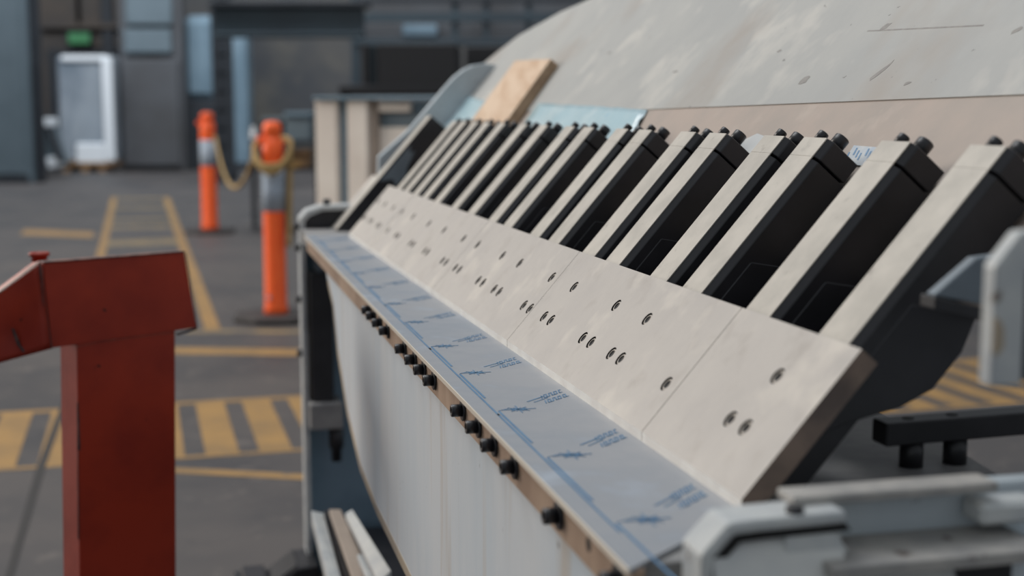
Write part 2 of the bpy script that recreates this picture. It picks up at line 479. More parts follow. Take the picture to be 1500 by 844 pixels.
for (w0, w1) in SEG:
    pl, mine = shoe(w0, w1)
    for (w, s) in mine:
        p = sp(s, -.0045, w)
        if scr is None:
            b = new()
            ax = Vector((-.757, 0, .653)); r = .0061
            lathe(b, (0, 0, 0), ax, [(0, r), (.0032, r), (.0036, r - .0006), (.0036, .0043), (.0029, .0043), (.0029, .0002)], 16)
            for f in b.faces:
                c = f.calc_center_median()
                if (c - ax * c.dot(ax)).length < .0044 and .002 < c.dot(ax) < .0035: f.material_index = 1
            scr = obj('socket_screw', b, ['screw_head', 'socket'], pl); scr.location = p
        else:
            copy(scr, pl, p)

# --- clamp beam body (black) behind the fingers and the arched beam plate above
bm = new(); prism(bm, [mp(u, v, .915) for (u, v) in ((.505, -.232), (.545, -.221), (.566, -.206), (.590, -.178), (.60, -.150), (.575, -.160))], (0, 2.12, 0))
obj('clamp_beam', bm, 'black', mach, .004)
NP = -.065
def arch_top(w): # outline of the arched plate
    pts = [(3.56, .50), (3.501, .560), (3.42, .614), (3.329, .661), (3.204, .689), (3.087, .715), (2.918, .735), (2.5, .80), (2.0, .83), (1.5, .82), (1.0, .76), (.62, .70)]
    return pts
ap = arch_top(0)
bm = new(); prism(bm, [sp(s, NP - .001, w) for (w, s) in ap] + [sp(.235, NP - .001, .62 + .25), sp(.235, NP - .001, 3.45)], sp(0, -.02, 0) - sp(0, 0, 0))
obj('arched_beam', bm, 'bare', mach, .001)
bm = new(); prism(bm, [sp(s - .0006, NP - .001, w) for (w, s) in ap] + [sp(.449, NP - .001, .62), sp(.441, NP - .001, 1.036), sp(.423, NP - .001, 1.946), sp(.418, NP - .001, 2.6), sp(.410, NP - .001, 3.52)], sp(0, .0014, 0) - sp(0, 0, 0))
obj('paint_coat', bm, 'arch', mach)
rnd = random.Random(11)
for (s_, w, ls, lw) in ((.543, 1.394, .006, .008), (.476, 1.322, .016, .006), (.468, 1.491, .006, .012), (.519, 1.125, .004, .008), (.458, 1.246, .003, .006), (.521, 1.634, .003, .006), (.497, 1.962, .002, .01), (.557, 2.40, .003, .012)):
    b = new(); n = 9
    prism(b, [sp(s_ + ls * math.cos(2 * math.pi * k / n) * (.6 + .6 * rnd.random()), NP, w + lw * math.sin(2 * math.pi * k / n) * (.6 + .6 * rnd.random()) - .6 * ls * math.cos(2 * math.pi * k / n)) for k in range(n)], sp(0, .0006, 0) - sp(0, 0, 0))
    obj('paint_chip', b, 'chip_grey', mach)
b = new()
prism(b, [sp(.539, NP, 1.43), sp(.541, NP, 1.43), sp(.531, NP, 1.19), sp(.529, NP, 1.19)], sp(0, .0005, 0) - sp(0, 0, 0)); obj('scratch', b, 'chip_grey', mach)
bm = new(); prism(bm, [sp(.376, NP, 1.252), sp(.375, NP, 1.188), sp(.352, NP, 1.183), sp(.352, NP, 1.246)], sp(0, .0008, 0) - sp(0, 0, 0))
o = obj('sticker', bm, 'sticker', mach); o['label'] = 'small white sticker with blue marks'
bm = new()
for i in range(7):
    w = 1.196 + i * .008; s = .358 + .003 * (i % 3)
    prism(bm, [sp(s, NP + .0008, w), sp(s + .009, NP + .0008, w + .004), sp(s + .009, NP + .0008, w + .0065), sp(s, NP + .0008, w + .003)], sp(0, .0003, 0) - sp(0, 0, 0))
obj('sticker_print', bm, 'print_pale', o)
bm = new(); prism(bm, [sp(.372, NP, 1.53), sp(.386, NP, 1.50), sp(.38, NP, 1.455), sp(.345, NP, 1.45), sp(.345, NP, 1.52)], sp(0, .0006, 0) - sp(0, 0, 0))
obj('paint_patch', bm, 'pale_clean', mach)

# --- far end: finger, side plate, bracket and leg
bm = new()
prism(bm, [sp(s, n, 3.15) for (s, n) in ((0, 0), (.345, 0), (.345, -.05), (.05, -.05), (0, -.012))], (0, .055, 0))
o = obj('end_finger', bm, ['black'], mach, .0006)
bm = new(); prism(bm, [sp(s, .0002, 3.151) for s in (.001, .3445)] + [sp(s, .0002, 3.205) for s in (.3445, .001)], sp(0, .001, 0) - sp(0, 0, 0))
obj('face_strip', bm, 'finger_face', o)
bm = new(); prism(bm, [sp(-.004, -.002, 3.207), sp(-.004, -.002, 3.29), sp(.16, -.002, 3.29), sp(.16, -.002, 3.207)], sp(0, -.015, 0) - sp(0, 0, 0))
obj('end_shoe_plate', bm, 'plate', mach, .0006)
bm = new(); prism(bm, [sp(s, n, 3.1493) for s, n in ((.150, -.004), (.205, -.004), (.262, -.006), (.245, -.016), (.258, -.022), (.215, -.034), (.20, -.044), (.165, -.040), (.175, -.026))], (0, .001, 0)); obj('dust_smear', bm, 'blue_grey', o)
k_ = 3.3 / 3.1
ep = [(.467, -.30), (.467, -.173), (.468, -.111), (.54, -.049), (.62, .043), (.645, .070), (.668, .088), (.690, .098), (.716, .102), (.80, .09), (.80, -.30)]
bm = new(); prism(bm, [mp(u * k_, v * k_, 3.3) for (u, v) in ep], (0, .03, 0))
obj('end_side_plate', bm, 'end_paint', mach, .002)
# bracket rims at both ends of the folding beam
KF = 1.065
def bracket(w0, dw, shift, inner, rim, innerw, us=1.0):
    t = .011
    if us == 1:
        outer = [(.279, -.50), (.279, -.244), (.295, -.226), (.327, -.216), (.395, -.215)]
        inn = [(.395, -.215 - t), (.330, -.216 - t), (.301, -.232 - t * .6), (.279 + t, -.250), (.279 + t, -.50)]
        outer = [(u * KF, v * KF) for u, v in outer]; inn = [(u * KF, v * KF) for u, v in inn]
    else:
        t = .0075
        outer = [(.2957, -.50), (.2957, -.2593), (.3129, -.2415), (.330, -.2405), (.388, -.2395)]
        inn = [(.388, -.2395 - t), (.331, -.2405 - t), (.3162, -.2435 - t * .7), (.2957 + t, -.2625), (.2957 + t, -.50)]
    P = [mp(u + shift[0], v + shift[1], w0) for (u, v) in outer + inn]
    b = new(); prism(b, P, (0, dw, 0))
    r = obj('end_bracket', b, rim, mach, .0015)
    b = new(); prism(b, [mp(u + shift[0], v + shift[1], innerw) for (u, v) in inn[:4]] + [mp(outer[0][0] + t + shift[0], (-.30 if us == 1 else -.40) + shift[1], innerw), mp(inn[0][0] + shift[0], (-.30 if us == 1 else -.40) + shift[1], innerw)], (0, .012, 0))
    if us == 2:                                              # the near web slopes out towards its foot
        for vert in b.verts:
            vert.co.y -= max(0, (mp(0, -.246, 0).z - vert.co.z)) * .62
        g = new()                                            # dark strip painting the shadow inside the rim
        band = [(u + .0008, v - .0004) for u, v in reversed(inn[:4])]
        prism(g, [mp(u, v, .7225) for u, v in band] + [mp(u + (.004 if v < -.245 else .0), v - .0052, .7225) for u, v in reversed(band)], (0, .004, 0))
        obj('rim_shadow', g, 'socket', r)
    obj('bracket_web', b, inner, r, .001)
    return r
fb = bracket(3.24, .07, (.003, .0), 'black', 'pale', 3.252)
def fbox(name, m, u0, u1, v0, v1, w0, w1, bev=.001):
    b = new(); mbox(b, u0 * KF, u1 * KF, max(v0 * KF, -1.15), v1 * KF, w0 * KF, w1 * KF); return obj(name, b, m, mach, bev)
for (v) in (-.262, -.31, -.427, -.55):
    bm = new(); lathe(bm, mp(.284 * KF, v * KF, 3.27), (-1, 0, 0), [(0, .009), (.012, .009), (.013, .007)], 10)
    obj('rim_bolt', bm, 'bolt_black', fb)
bm = new(); lathe(bm, mp(.345 * KF, -.216 * KF, 3.275), (0, 0, 1), [(0, .009), (.013, .009), (.014, .007)], 10)
obj('rim_bolt', bm, 'bolt_black', fb)
fbox('leg_edge', 'pale', .282, .294, -1.1, -.50, 3.04, 3.10)
fbox('gap_shadow', 'black', .300, .348, -.655, -.365, 3.02, 3.10, .002)  # black box painting in the shadowed gap behind the apron
fbox('bracket_arm', 'blue_grey', .315, .37, -.365, -.285, 3.04, 3.09, .002)
fbox('pivot_block', 'bed', .292, .365, -.715, -.655, 3.00, 3.09, .003)
bm = new(); lathe(bm, mp(.352 * KF, -.795 * KF, 3.03 * KF), (0, 0, 1), [(0, .012), (.03, .013), (.034, .018), (.09, .018)], 12)
obj('adjuster_knob', bm, 'black', mach)
fbox('leg_plate', 'deep_blue', .296, .70, -1.15, -.285, 3.105, 3.14, .002)
# slats low down behind the apron: a guide rail with strips
def rail(name, pxa, pxb, wa, wb, width, th, m):
    a0, a1 = [Vector(q) for q in pxa]; b0, b1 = [Vector(q) for q in pxb]
    b = new(); prism(b, [a0, a1, b1, b0], (0, 0, -th)); return obj(name, b, m, mach, .001)
def mw(px, py, w):
    r = ray(px, py); t = w / r.dot(w_); P = r * t
    return mp(P.dot(u_), P.z, w)
rail('guide_rail', (mw(456, 748, 2.75), mw(474, 752, 2.75)), (mw(486, 870, 2.3), mw(506, 870, 2.3)), 0, 0, 0, .03, 'pale')
rail('guide_rail', (mw(474, 748, 2.78), mw(496, 750, 2.78)), (mw(513, 870, 2.32), mw(545, 870, 2.32)), 0, 0, 0, .02, 'black')
rail('guide_rail', (mw(482, 746, 2.72), mw(499, 746, 2.72)), (mw(525, 870, 2.28), mw(556, 870, 2.28)), 0, 0, 0, .012, 'beige')
rail('guide_rail', (mw(506, 752, 2.6), mw(516, 746, 2.6)), (mw(555, 852, 2.15), mw(573, 836, 2.15)), 0, 0, 0, .012, 'pale_clean')
rail('guide_rail', (mw(523, 812, 2.4), mw(535, 812, 2.4)), (mw(548, 872, 2.15), mw(566, 872, 2.15)), 0, 0, 0, .010, 'pale_clean')
# --- cross member that carries them
bm = new(); mbox(bm, .36, .60, -1.15, -1.02, 2.15, 3.23)
obj('foot_beam', bm, 'black', mach, .004)

# --- near end: bracket, flanges, side bracket
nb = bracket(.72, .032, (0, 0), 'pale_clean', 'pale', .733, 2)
def nbox(name, m, u0, u1, v0, v1, w0, w1, bev=.001):
    b = new(); mbox(b, u0, u1, v0, v1, w0, w1); return obj(name, b, m, mach, bev)
nbox('end_flange', 'flange', .362, .503, -.2405, -.2345, .738, .762)
nbox('end_web', 'end_paint', .378, .74, -.33, -.2415, .760, .776)
nbox('end_flange', 'flange', .372, .520, -.2765, -.2685, .705, .760)
bm = new(); prism(bm, [mp(.379, -.2766, .728), mp(.379, -.2766, .760), mp(.379, -.36, .760), mp(.379, -.36, .672)], (.087, 0, 0)); obj('end_cheek', bm, 'pale_clean', mach, .003)
nbox('end_socket', 'black', .466, .507, -.36, -.2770, .725, .758)
nbox('end_cheek', 'end_paint', .507, .60, -.36, -.2780, .730, .760, .002)
nbox('end_lug', 'pale', .49, .535, -.262, -.2475, .735, .760, .003)
bm = new(); lathe(bm, mp(.3575, -.2465, .727), (0, 0, 1), [(0, .0056), (.0095, .0056), (.011, .0046)], 12); obj('end_bolt', bm, 'black', mach)
bm = new(); prism(bm, [mp(.350, -.2665, .722), mp(.392, -.2665, .722), mp(.378, -.2465, .724), mp(.350, -.2465, .724)], (0, .02, 0)); obj('end_gusset', bm, 'pale', mach, .001)
# side bracket hanging at the right edge
bm = new(); prism(bm, [mp(u, v, .64) for (u, v) in ((.428, -.150), (.428, -.084), (.443, -.066), (.53, -.060), (.53, -.084), (.4475, -.086), (.4475, -.150))], (0, .012, 0))
obj('side_bracket', bm, 'pale', mach, .0012)
bm = new(); mbox(bm, .4476, .53, -.148, -.088, .644, .652); obj('bracket_panel', bm, 'b_dark', mach)
bm = new(); prism(bm, [mp(.4282, -.112, .6395), mp(.4315, -.1125, .6395), mp(.4345, -.118, .6395), mp(.435, -.128, .6395), mp(.431, -.133, .6395), mp(.4282, -.131, .6395)], (0, .001, 0)); obj('rust_patch', bm, 'tan', mach)
bm = new(); prism(bm, [mp(u, v, .83) for (u, v) in ((.508, -.128), (.57, -.141), (.57, -.10), (.54, -.103))], (0, .012, 0)); obj('stop_plate', bm, 'blue_grey', mach, .001)
bm = new(); prism(bm, [mp(u, v, .825) for (u, v) in ((.506, -.128), (.60, -.151), (.60, -.160), (.506, -.137))], (0, .02, 0)); obj('stop_edge', bm, 'black', mach, .001)
# black back-stop bar on two posts, standing on the bed
bm = new(); prism(bm, [mp(.5385, -.2635, .94), mp(.72, -.2600, .94), mp(.72, -.2600, .963), mp(.5385, -.2635, .963)], (0, 0, .0185))
sb = obj('stop_bar', bm, 'black', mach, .0012)
for u in (.568, .607):
    bm = new(); lathe(bm, mp(u, -.2838, .952), (0, 0, 1), [(0, .0095), (.0215, .0095)], 18); obj('stop_post', bm, 'black', mach)
    bm = new(); lathe(bm, mp(u - .004, -.2635 + .0185 + .0035 * (u - .004 - .5385) / .1815 - .0002, .952), (0, 0, 1), [(0, .0048), (.0006, .0048)], 16); obj('bar_hole', bm, 'socket', sb)

# ================================================================== sheet lying in the machine
def mthing(name, label, cat, P, group=None):
    return thing(name, label, cat, mworld(*P), ROT, group)
sh = mthing('metal_sheet', 'long metal sheet under blue printed film lying on the folding beam', 'sheet', (.32, -.283, 1.9))
def shp(u, w, v=0.0): return Vector((u - .32, w - 1.9, v))
bm = new()
N = 24
ws = [.763 + (3.03 - .763) * i / N for i in range(N + 1)]
fr = [shp(ub(w) - .001, w + 0) for w in ws]
prism(bm, fr + [shp(.384, 3.03), shp(.384, .80 + .06)], (0, 0, .003))
sheet = obj('sheet_blank', bm, 'sheet', sh)
bm = new()
prism(bm, [shp(ub(.763) - .0022, .763, -.0012), shp(ub(3.03) - .0022, 3.03, -.0012), shp(ub(3.03) - .001, 3.03, -.0012), shp(ub(.763) - .001, .763, -.0012)], (0, 0, .0045))
obj('sheet_edge', bm, 'sheet_edge', sh)
# blue film print: staggered double lines, stars and slanted lettering strokes
def stroke(b, p, q, t, z=.00315):
    p = Vector((p[0], p[1])); q = Vector((q[0], q[1]))
    d = (q - p).normalized(); n = Vector((-d.y, d.x)) * t / 2
    prism(b, [shp(x.x, x.y, z) for x in (p + n, q + n, q - n, p - n)], (0, 0, .0002))
lines = new(); marks = new()
wst = .857
stars = [.857, 1.038, 1.213, 1.397, 1.566, 1.755, 1.93, 2.12, 2.31, 2.50, 2.69, 2.88]
def along(u, w): return (u + .0105 * (w - 1.2), w)
for i, w in enumerate(stars):
    stroke(lines, along(.2880, w + .16), along(.2880, w - .022), .0019)
    stroke(lines, along(.2918, w - .004), along(.2918, w - .128), .0022)
    stroke(marks, along(.2922, w - .002), (.304, w + .006), .0007)
    for k in range(8):                                        # star
        a = math.pi * k / 8
        r1 = (.0165, .0085, .0125, .0085)[k % 4]
        cu = .312
        stroke(marks, (cu - r1 * math.cos(a), w - r1 * .9 * math.sin(a)), (cu + r1 * math.cos(a), w + r1 * .9 * math.sin(a)), .0011 if k else .0018)
    for row in range(2):                                      # two rows of slanted lettering, too small to read
        n = 8 if row == 0 else 9
        u0 = .346 - .002 * row
        for k in range(n):
            u = u0 + .0034 * k
            ww = w + .040 + .9 * (u - .345) - row * .020
            stroke(marks, (u, ww), (u + .0022, ww + .0125), .0012)
            if k % 3: stroke(marks, (u, ww), (u + .0030, ww + .0027), .0014)
            if k % 2: stroke(marks, (u + .002, ww + .012), (u + .0046, ww + .014), .0014)
    stroke(marks, (.328, w + .030), (.350, w + .050), .0016)
    stroke(marks, (.334, w + .026), (.352, w + .043), .0012)
obj('printed_lines', lines, 'print', sheet)
o = obj('printed_marks', marks, 'print', sheet); o['kind'] = 'stuff'

# ================================================================== loose things on the beam slope
def slope_thing(name, label, cat, s, w, group=None):
    p = sp(s, NP + .0002, w); P = mach.matrix_basis @ p
    return thing(name, label, cat, P, ROT, group), p
# wood offcut
t, p0 = slope_thing('wood_block', 'pale pine offcut lying tilted on the grey arched beam', 'wood block', .47, 2.75)
bm = new()
top = [(.352, 2.936), (.546, 3.004), (.537, 2.688), (.352, 2.622)]
prism(bm, [sp(s, NP + .0005, w) - p0 for (s, w) in top], sp(0, .022, 0) - sp(0, 0, 0))
for f in bm.faces:
    f.material_index = 1
bmesh.ops.recalc_face_normals(bm, faces=bm.faces)
for f in bm.faces:
    if f.normal.dot(Vector((-.757, 0, .653))) > .9: f.material_index = 0
tag(obj('plank', bm, ['wood', 'wood_side'], t, .0012), '', '') if False else obj('plank', bm, ['wood', 'wood_side'], t, .0012)
# two pieces of film
def film(name, label, quad, seed):
    s0 = sum(q[0] for q in quad) / 4; w0 = sum(q[1] for q in quad) / 4
    t, p = slope_thing(name, label, 'plastic film', s0, w0)
    b = new(); rnd = random.Random(seed); n = 14; grid = {}
    for i in range(n + 1):
        for j in range(7):
            a, c = i / n, j / 6
            s = (quad[0][0] * (1 - a) + quad[1][0] * a) * (1 - c) + (quad[3][0] * (1 - a) + quad[2][0] * a) * c
            w = (quad[0][1] * (1 - a) + quad[1][1] * a) * (1 - c) + (quad[3][1] * (1 - a) + quad[2][1] * a) * c
            grid[i, j] = sp(s, NP + .0012 + rnd.random() ** 2 * .0035, w) - p
    V = {k: b.verts.new(v) for k, v in grid.items()}
    W = {k: b.verts.new(v - (sp(0, .0006, 0) - sp(0, 0, 0))) for k, v in grid.items()}
    for i in range(n):
        for j in range(6):
            f = b.faces.new((V[i, j], V[i + 1, j], V[i + 1, j + 1], V[i, j + 1])); f.smooth = True
            b.faces.new((W[i, j], W[i, j + 1], W[i + 1, j + 1], W[i + 1, j]))
    for i in range(n):
        b.faces.new((V[i, 0], W[i, 0], W[i + 1, 0], V[i + 1, 0])); b.faces.new((V[i, 6], V[i + 1, 6], W[i + 1, 6], W[i, 6]))
    for j in range(6):
        b.faces.new((V[0, j], V[0, j + 1], W[0, j + 1], W[0, j])); b.faces.new((V[n, j], W[n, j], W[n, j + 1], V[n, j + 1]))
    obj('film', b, 'film', t)
film('plastic_film', 'pale blue plastic film between the wood offcut and the rounded end plate', [(.468, 3.42), (.442, 3.03), (.350, 2.97), (.350, 3.36)], 3)
film('plastic_film', 'pale blue plastic film on the beam on the near side of the wood offcut', [(.437, 2.60), (.421, 1.945), (.350, 1.90), (.350, 2.56)], 5)

# ================================================================== red post
RY = 2.2
FA = math.radians(40)
e_ = Vector((math.cos(FA), math.sin(FA), 0)); nrm = Vector((math.sin(FA), -math.cos(FA), 0))
Pf = at(115, 600, RY)
def onplane(px, py, P, n):
    r = ray(px, py); return CAM + r * ((P - CAM).dot(n) / r.dot(n))
def fpx(px, py): return onplane(px, py, Pf, nrm)
base = fpx(115, 600); base.z = 0
rb = fpx(258, 600); rb.z = 0
wid = (rb - base).length
# depth so that the left side shows to pixel column 81
dep = .05
for i in range(60):
    q = base - nrm * dep; q.z = .9
    d = q - CAM
    px = CX + F * d.dot(RIGHT) / d.dot(FWD)
    dep += (px - 81) * .0006
cen = (base + rb) / 2 - nrm * dep / 2
post = thing('red_post', 'red painted steel post with a dented box head, standing on the floor at left', 'post', cen, FA)
def rl(p): return local(post, [p])[0]
hw, hd = wid / 2, dep / 2
pa, pb = fpx(112.5, 510), fpx(116.5, 840)
qa = fpx(258, 490)
D = (pb - pa).normalized()                                  # the upright leans a little
def down(p): return p + D * ((p.z - .012) / -D.z)
bk = -nrm * dep
bm = new()
TA = [fpx(112.5, 470), fpx(256.5, 450)]
BA = [down(p) for p in TA]
bot = [rl(BA[0]), rl(BA[1]), rl(BA[1] + bk), rl(BA[0] + bk)]
topp = [rl(TA[0]), rl(TA[1]), rl(TA[1] + bk), rl(TA[0] + bk)]
va = [bm.verts.new(p) for p in bot]; vb = [bm.verts.new(p) for p in topp]
bm.faces.new(va); bm.faces.new(vb)
for i in range(4): bm.faces.new((va[i], va[(i + 1) % 4], vb[(i + 1) % 4], vb[i]))
obj('upright', bm, 'red', post, .0015)
bm = new(); box(bm, -hw - .06, hw + .06, -hd - .06, hd + .06, 0, .012); obj('foot_plate', bm, 'red', post, .002)
hc = [(63, 385), (270, 369), (288, 480), (75, 510)]
out = -nrm.copy() * (dep + .015)
bm = new(); prism(bm, [rl(fpx(*q) + nrm * .0008) for q in hc], (0, .030, 0))
head = obj('box_head', bm, 'red', post, .0012)
bm = new()
a, b_ = rl(fpx(63, 385) + nrm * .004), rl(fpx(270, 369) + nrm * .004)
prism(bm, [a, b_, b_ + Vector((0, .022, 0)), a + Vector((0, .022, 0))], (0, 0, .0018)); obj('top_rim', bm, 'red_bare', post, .0005)
# dark weld seams and chipped edges
def seam(name, pts, wid_, m):
    b = new()
    P = [rl(fpx(*q) + nrm * .0012) for q in pts]
    for i in range(len(P) - 1):
        d = (P[i + 1] - P[i]).normalized(); n = Vector((-d.z, 0, d.x)) * wid_ / 2 * (0.7 + .6 * random.random())
        prism(b, [P[i] + n, P[i + 1] + n, P[i + 1] - n, P[i] - n], (0, -.0008, 0))
    obj(name, b, m, post)
seam('edge_seam', [(57, 384), (60, 410), (63, 440), (69, 470), (75, 511)], .0030, 'chip')
seam('edge_chip', [(271, 370), (277, 405), (283, 440), (288, 481)], .0018, 'chip')
seam('edge_chip', [(288, 481), (258, 490)], .0045, 'chip')
seam('weld_line', [(111, 508), (150, 500), (210, 492), (258, 486)], .0006, 'red_bare')
b = new()
for (y0, y1, x, wd_) in ((590, 622, 112.6, .0040), (622, 660, 113, .0052), (660, 720, 113.4, .0018), (720, 790, 113.8, .0024)):
    p = rl(fpx(x, y0) + nrm * .0004); q = rl(fpx(x, y1) + nrm * .0004)
    prism(b, [(p.x, p.y, p.z), (p.x + wd_ * .6, p.y, p.z), (q.x + wd_, q.y, q.z), (q.x, q.y, q.z)], (0, -.0006, 0))
obj('edge_chip', b, 'chip', post)
# dented arm going down to the left
an = Vector((-math.sin(math.radians(8)), -math.cos(math.radians(8)), 0))
Pa = fpx(60, 440)
def apx(px, py): return onplane(px, py, Pa, an)
bm = new(); NX, NY = 18, 12; V = {}
TL, BL, TR, BR = (-170, 545), (-170, 590), (59, 386), (74, 511)
def tl(a):  # top edge: drops to the left
    return (59 + (-170 - 59) * a, 386 + (556 - 386) * a)
def bl(a):
    return (75 + (-170 - 75) * a, 511 + (579 - 511) * a)
for i in range(NX + 1):
    for j in range(NY + 1):
        a, c = i / NX, j / NY
        (x0, y0), (x1, y1) = tl(a), bl(a)
        px, py = x0 + (x1 - x0) * c, y0 + (y1 - y0) * c
        dd = .011 * math.exp(-(((px - 22) / 16) ** 2 + ((py - 490) / 26) ** 2)) + .006 * math.exp(-(((px - 45) / 14) ** 2 + ((py - 455) / 30) ** 2))
        V[i, j] = rl(apx(px, py) - an * dd)
F_ = {k: bm.verts.new(v) for k, v in V.items()}
back = Vector((0, .03, 0))
B_ = {k: bm.verts.new(V[k] + back) for k in V}
for i in range(NX):
    for j in range(NY):
        f = bm.faces.new((F_[i, j], F_[i + 1, j], F_[i + 1, j + 1], F_[i, j + 1])); f.smooth = True
        bm.faces.new((B_[i, j], B_[i, j + 1], B_[i + 1, j + 1], B_[i + 1, j]))
for i in range(NX):
    bm.faces.new((F_[i, 0], B_[i, 0], B_[i + 1, 0], F_[i + 1, 0])); bm.faces.new((F_[i, NY], F_[i + 1, NY], B_[i + 1, NY], B_[i, NY]))
for j in range(NY):
    bm.faces.new((F_[0, j], F_[0, j + 1], B_[0, j + 1], B_[0, j])); bm.faces.new((F_[NX, j], B_[NX, j], B_[NX, j + 1], F_[NX, j + 1]))
arm = obj('dented_arm', bm, 'red', post)
bm = new()
a, b2 = rl(apx(57, 386) + an * .001), rl(apx(-170, 556) + an * .001)
prism(bm, [a, b2, b2 + back * .4, a + back * .2], (0, 0, .0018)); obj('arm_rim', bm, 'red_bare', post)
bm = new()
for (p, q, wd_) in (((18, 482), (26, 505), .006), ((26, 505), (34, 516), .007), ((60, 508), (74, 506), .006)):
    P, Q = rl(apx(*p) + an * .0002), rl(apx(*q) + an * .0002)
    prism(bm, [P, P + Vector((wd_ * .5, 0, 0)), Q + Vector((wd_ * .7, 0, 0)), Q], (0, .004, 0))
obj('torn_edge', bm, 'chip', arm)
kb = rl(at(58, 386, RY + .03)) + Vector((0, 0, .008)); 
bm = new(); lathe(bm, kb - Vector((0, 0, .012)), (0, 0, 1), [(0, .0125), (.0155, .0125), (.0165, .0165), (.0205, .017), (.0225, .015), (.0225, .010), (.020, .009), (.02, .0003)], 20)
obj('flanged_plug', bm, 'red', post)

# ================================================================== bollards and rope
def bollard(loc, h, r, label, bands, group):
    t = thing('traffic_bollard', label, 'bollard', loc, 0.1, group)
    b = new(); prism(b, [(.24 * math.cos(a + math.pi / 8), .24 * math.sin(a + math.pi / 8), 0) for a in [math.pi * k / 4 for k in range(8)]], (0, 0, .035)); obj('rubber_base', b, 'rubber', t, .008)
    b = new(); lathe(b, (0, 0, .035), (0, 0, 1), [(0, r * 1.12), (.03, r * 1.10), (.05, r), (h - .21, r * .97), (h - .14, r * .97), (h - .13, r * .78), (h - .11, r * .74), (h - .095, r * .86), (h - .06, r * .84), (h - .04, r * .6), (h - .035, .001)], 24); obj('post', b, 'orange', t)
    b = new(); lathe(b, (0, 0, bands[0]), (0, 0, 1), [(0, r * 1.01), (bands[1] - bands[0], r * 1.005)], 24); obj('reflective_band', b, 'reflective', t)
    b = new(); lathe(b, (-r * 1.05, -.02, h - .12), (0, 0, 1), [(0, .018), (.04, .018)], 10); obj('rope_lug', b, 'orange', t)
    return t
p1 = on_floor(405, 468); h1 = at(405, 177, p1.y).z
p2 = on_floor(308, 341); h2 = at(304, 164, p2.y).z
b1 = bollard(p1, h1, .060, 'orange bollard with grey band and tan rope looped round its top, the nearer one', (at(405, 309, p1.y).z, at(405, 243, p1.y).z), 'bollards beside the walking lane')
b2_ = bollard(p2, h2, .073, 'orange bollard with grey band farther back, left of the roped one', (at(305, 243, p2.y).z, at(305, 205, p2.y).z), 'bollards beside the walking lane')
bm = new(); lathe(bm, (-.03, -.0535, at(395, 434, p1.y).z), (0.05, -.06, 0), [(0, .014), (.004, .014)], 12)
o = obj('badge', bm, 'reflective', b1); o['label'] = 'small pale round badge'
# rope: hangs from the far bollard, sags, climbs to the near one and loops round it
pts = []
def mix(a, b, t): return a * (1 - t) + b * t
A = p2 + Vector((.075, -.03, h2 - .22)); B = Vector((p1.x - .098, p1.y, at(385, 226, p1.y).z))
for i in range(25):
    t = i / 24; q = mix(A, B, t)
    sag = .62 * 4 * t * (1 - t) * .5
    pts.append(q - Vector((0, 0, sag)))
zm = at(405, 218, p1.y).z
R_ = .098
loop = []
for i in range(57):
    a = math.pi + 2 * math.pi * 2.0 * i / 56
    loop.append(Vector((p1.x + R_ * math.cos(a), p1.y + R_ * math.sin(a) * .9, zm + .088 * math.sin(a) - .03 * (i / 56) + .02 * math.cos(a * 2) )))
for i in range(1, 16):
    a = math.pi + math.pi * i / 15
    loop.append(Vector((p1.x + R_ * math.cos(a), p1.y + R_ * math.sin(a) * .9, zm - .03 + .06 * math.sin(a) )))
pts += loop
last = loop[-1]
for i in range(1, 12):
    pts.append(Vector((p1.x + .096 - .012 * i / 11, p1.y - .004 * i, last.z - .045 * i)))
sm = []
for i in range(len(pts) - 1):
    sm += [pts[i], (pts[i] + pts[i + 1]) / 2]
bm = new(); tube(bm, sm + [pts[-1]], .0145, 8)
tag(obj('rope', bm, 'rope'), 'tan rope sagging between the two orange bollards', 'rope')

# dark pedal on the floor by the far leg
P = on_floor(420, 858)
t = thing('foot_pedal', 'black foot pedal on the floor beside the far machine leg', 'pedal', P, ROT)
bm = new(); prism(bm, [(-.125, -.075, 0), (.075, -.075, 0), (.075, .075, 0), (-.125, .075, 0)], (0, 0, .022)); obj('pedal_base', bm, 'black', t, .003)
bm = new(); prism(bm, [(-.035, -.07, .022), (.072, -.07, .022), (.072, -.07, .070), (.02, -.07, .066)], (0, .14, 0)); obj('pedal_housing', bm, 'black', t, .004)
bm = new(); prism(bm, [(-.045, -.06, .024), (.02, -.06, .070), (.024, -.06, .066), (-.041, -.06, .022)], (0, .12, 0)); obj('tread_plate', bm, 'black', t, .001)
bm = new(); box(bm, -.105, -.05, -.06, .06, .022, .038); obj('heel_rest', bm, 'black', t, .003)

# ================================================================== far background
def ab(px0, px1, py0, py1, Y, depth):
    a = at(px0, py1, Y); c = at(px1, py0, Y)
    return a.x, c.x, Y, Y + depth, max(a.z, 0), c.z
def bg_thing(name, label, cat, px0, px1, pybase, Y, group=None):
    p = at((px0 + px1) / 2, pybase, Y); p.z = 0
    return thing(name, label, cat, p, 0, group)
def part(t, name, px0, px1, py0, py1, Y, depth, m, bevel=0.01, floor_=False):
    x0, x1, y0, y1, z0, z1 = ab(px0, px1, py0, py1, Y, depth)
    if floor_: z0 = 0
    b = new(); L = t.location
    box(b, x0 - L.x, x1 - L.x, y0 - L.y, y1 - L.y, z0 - L.z, z1 - L.z)
    return obj(name, b, m, t, bevel)
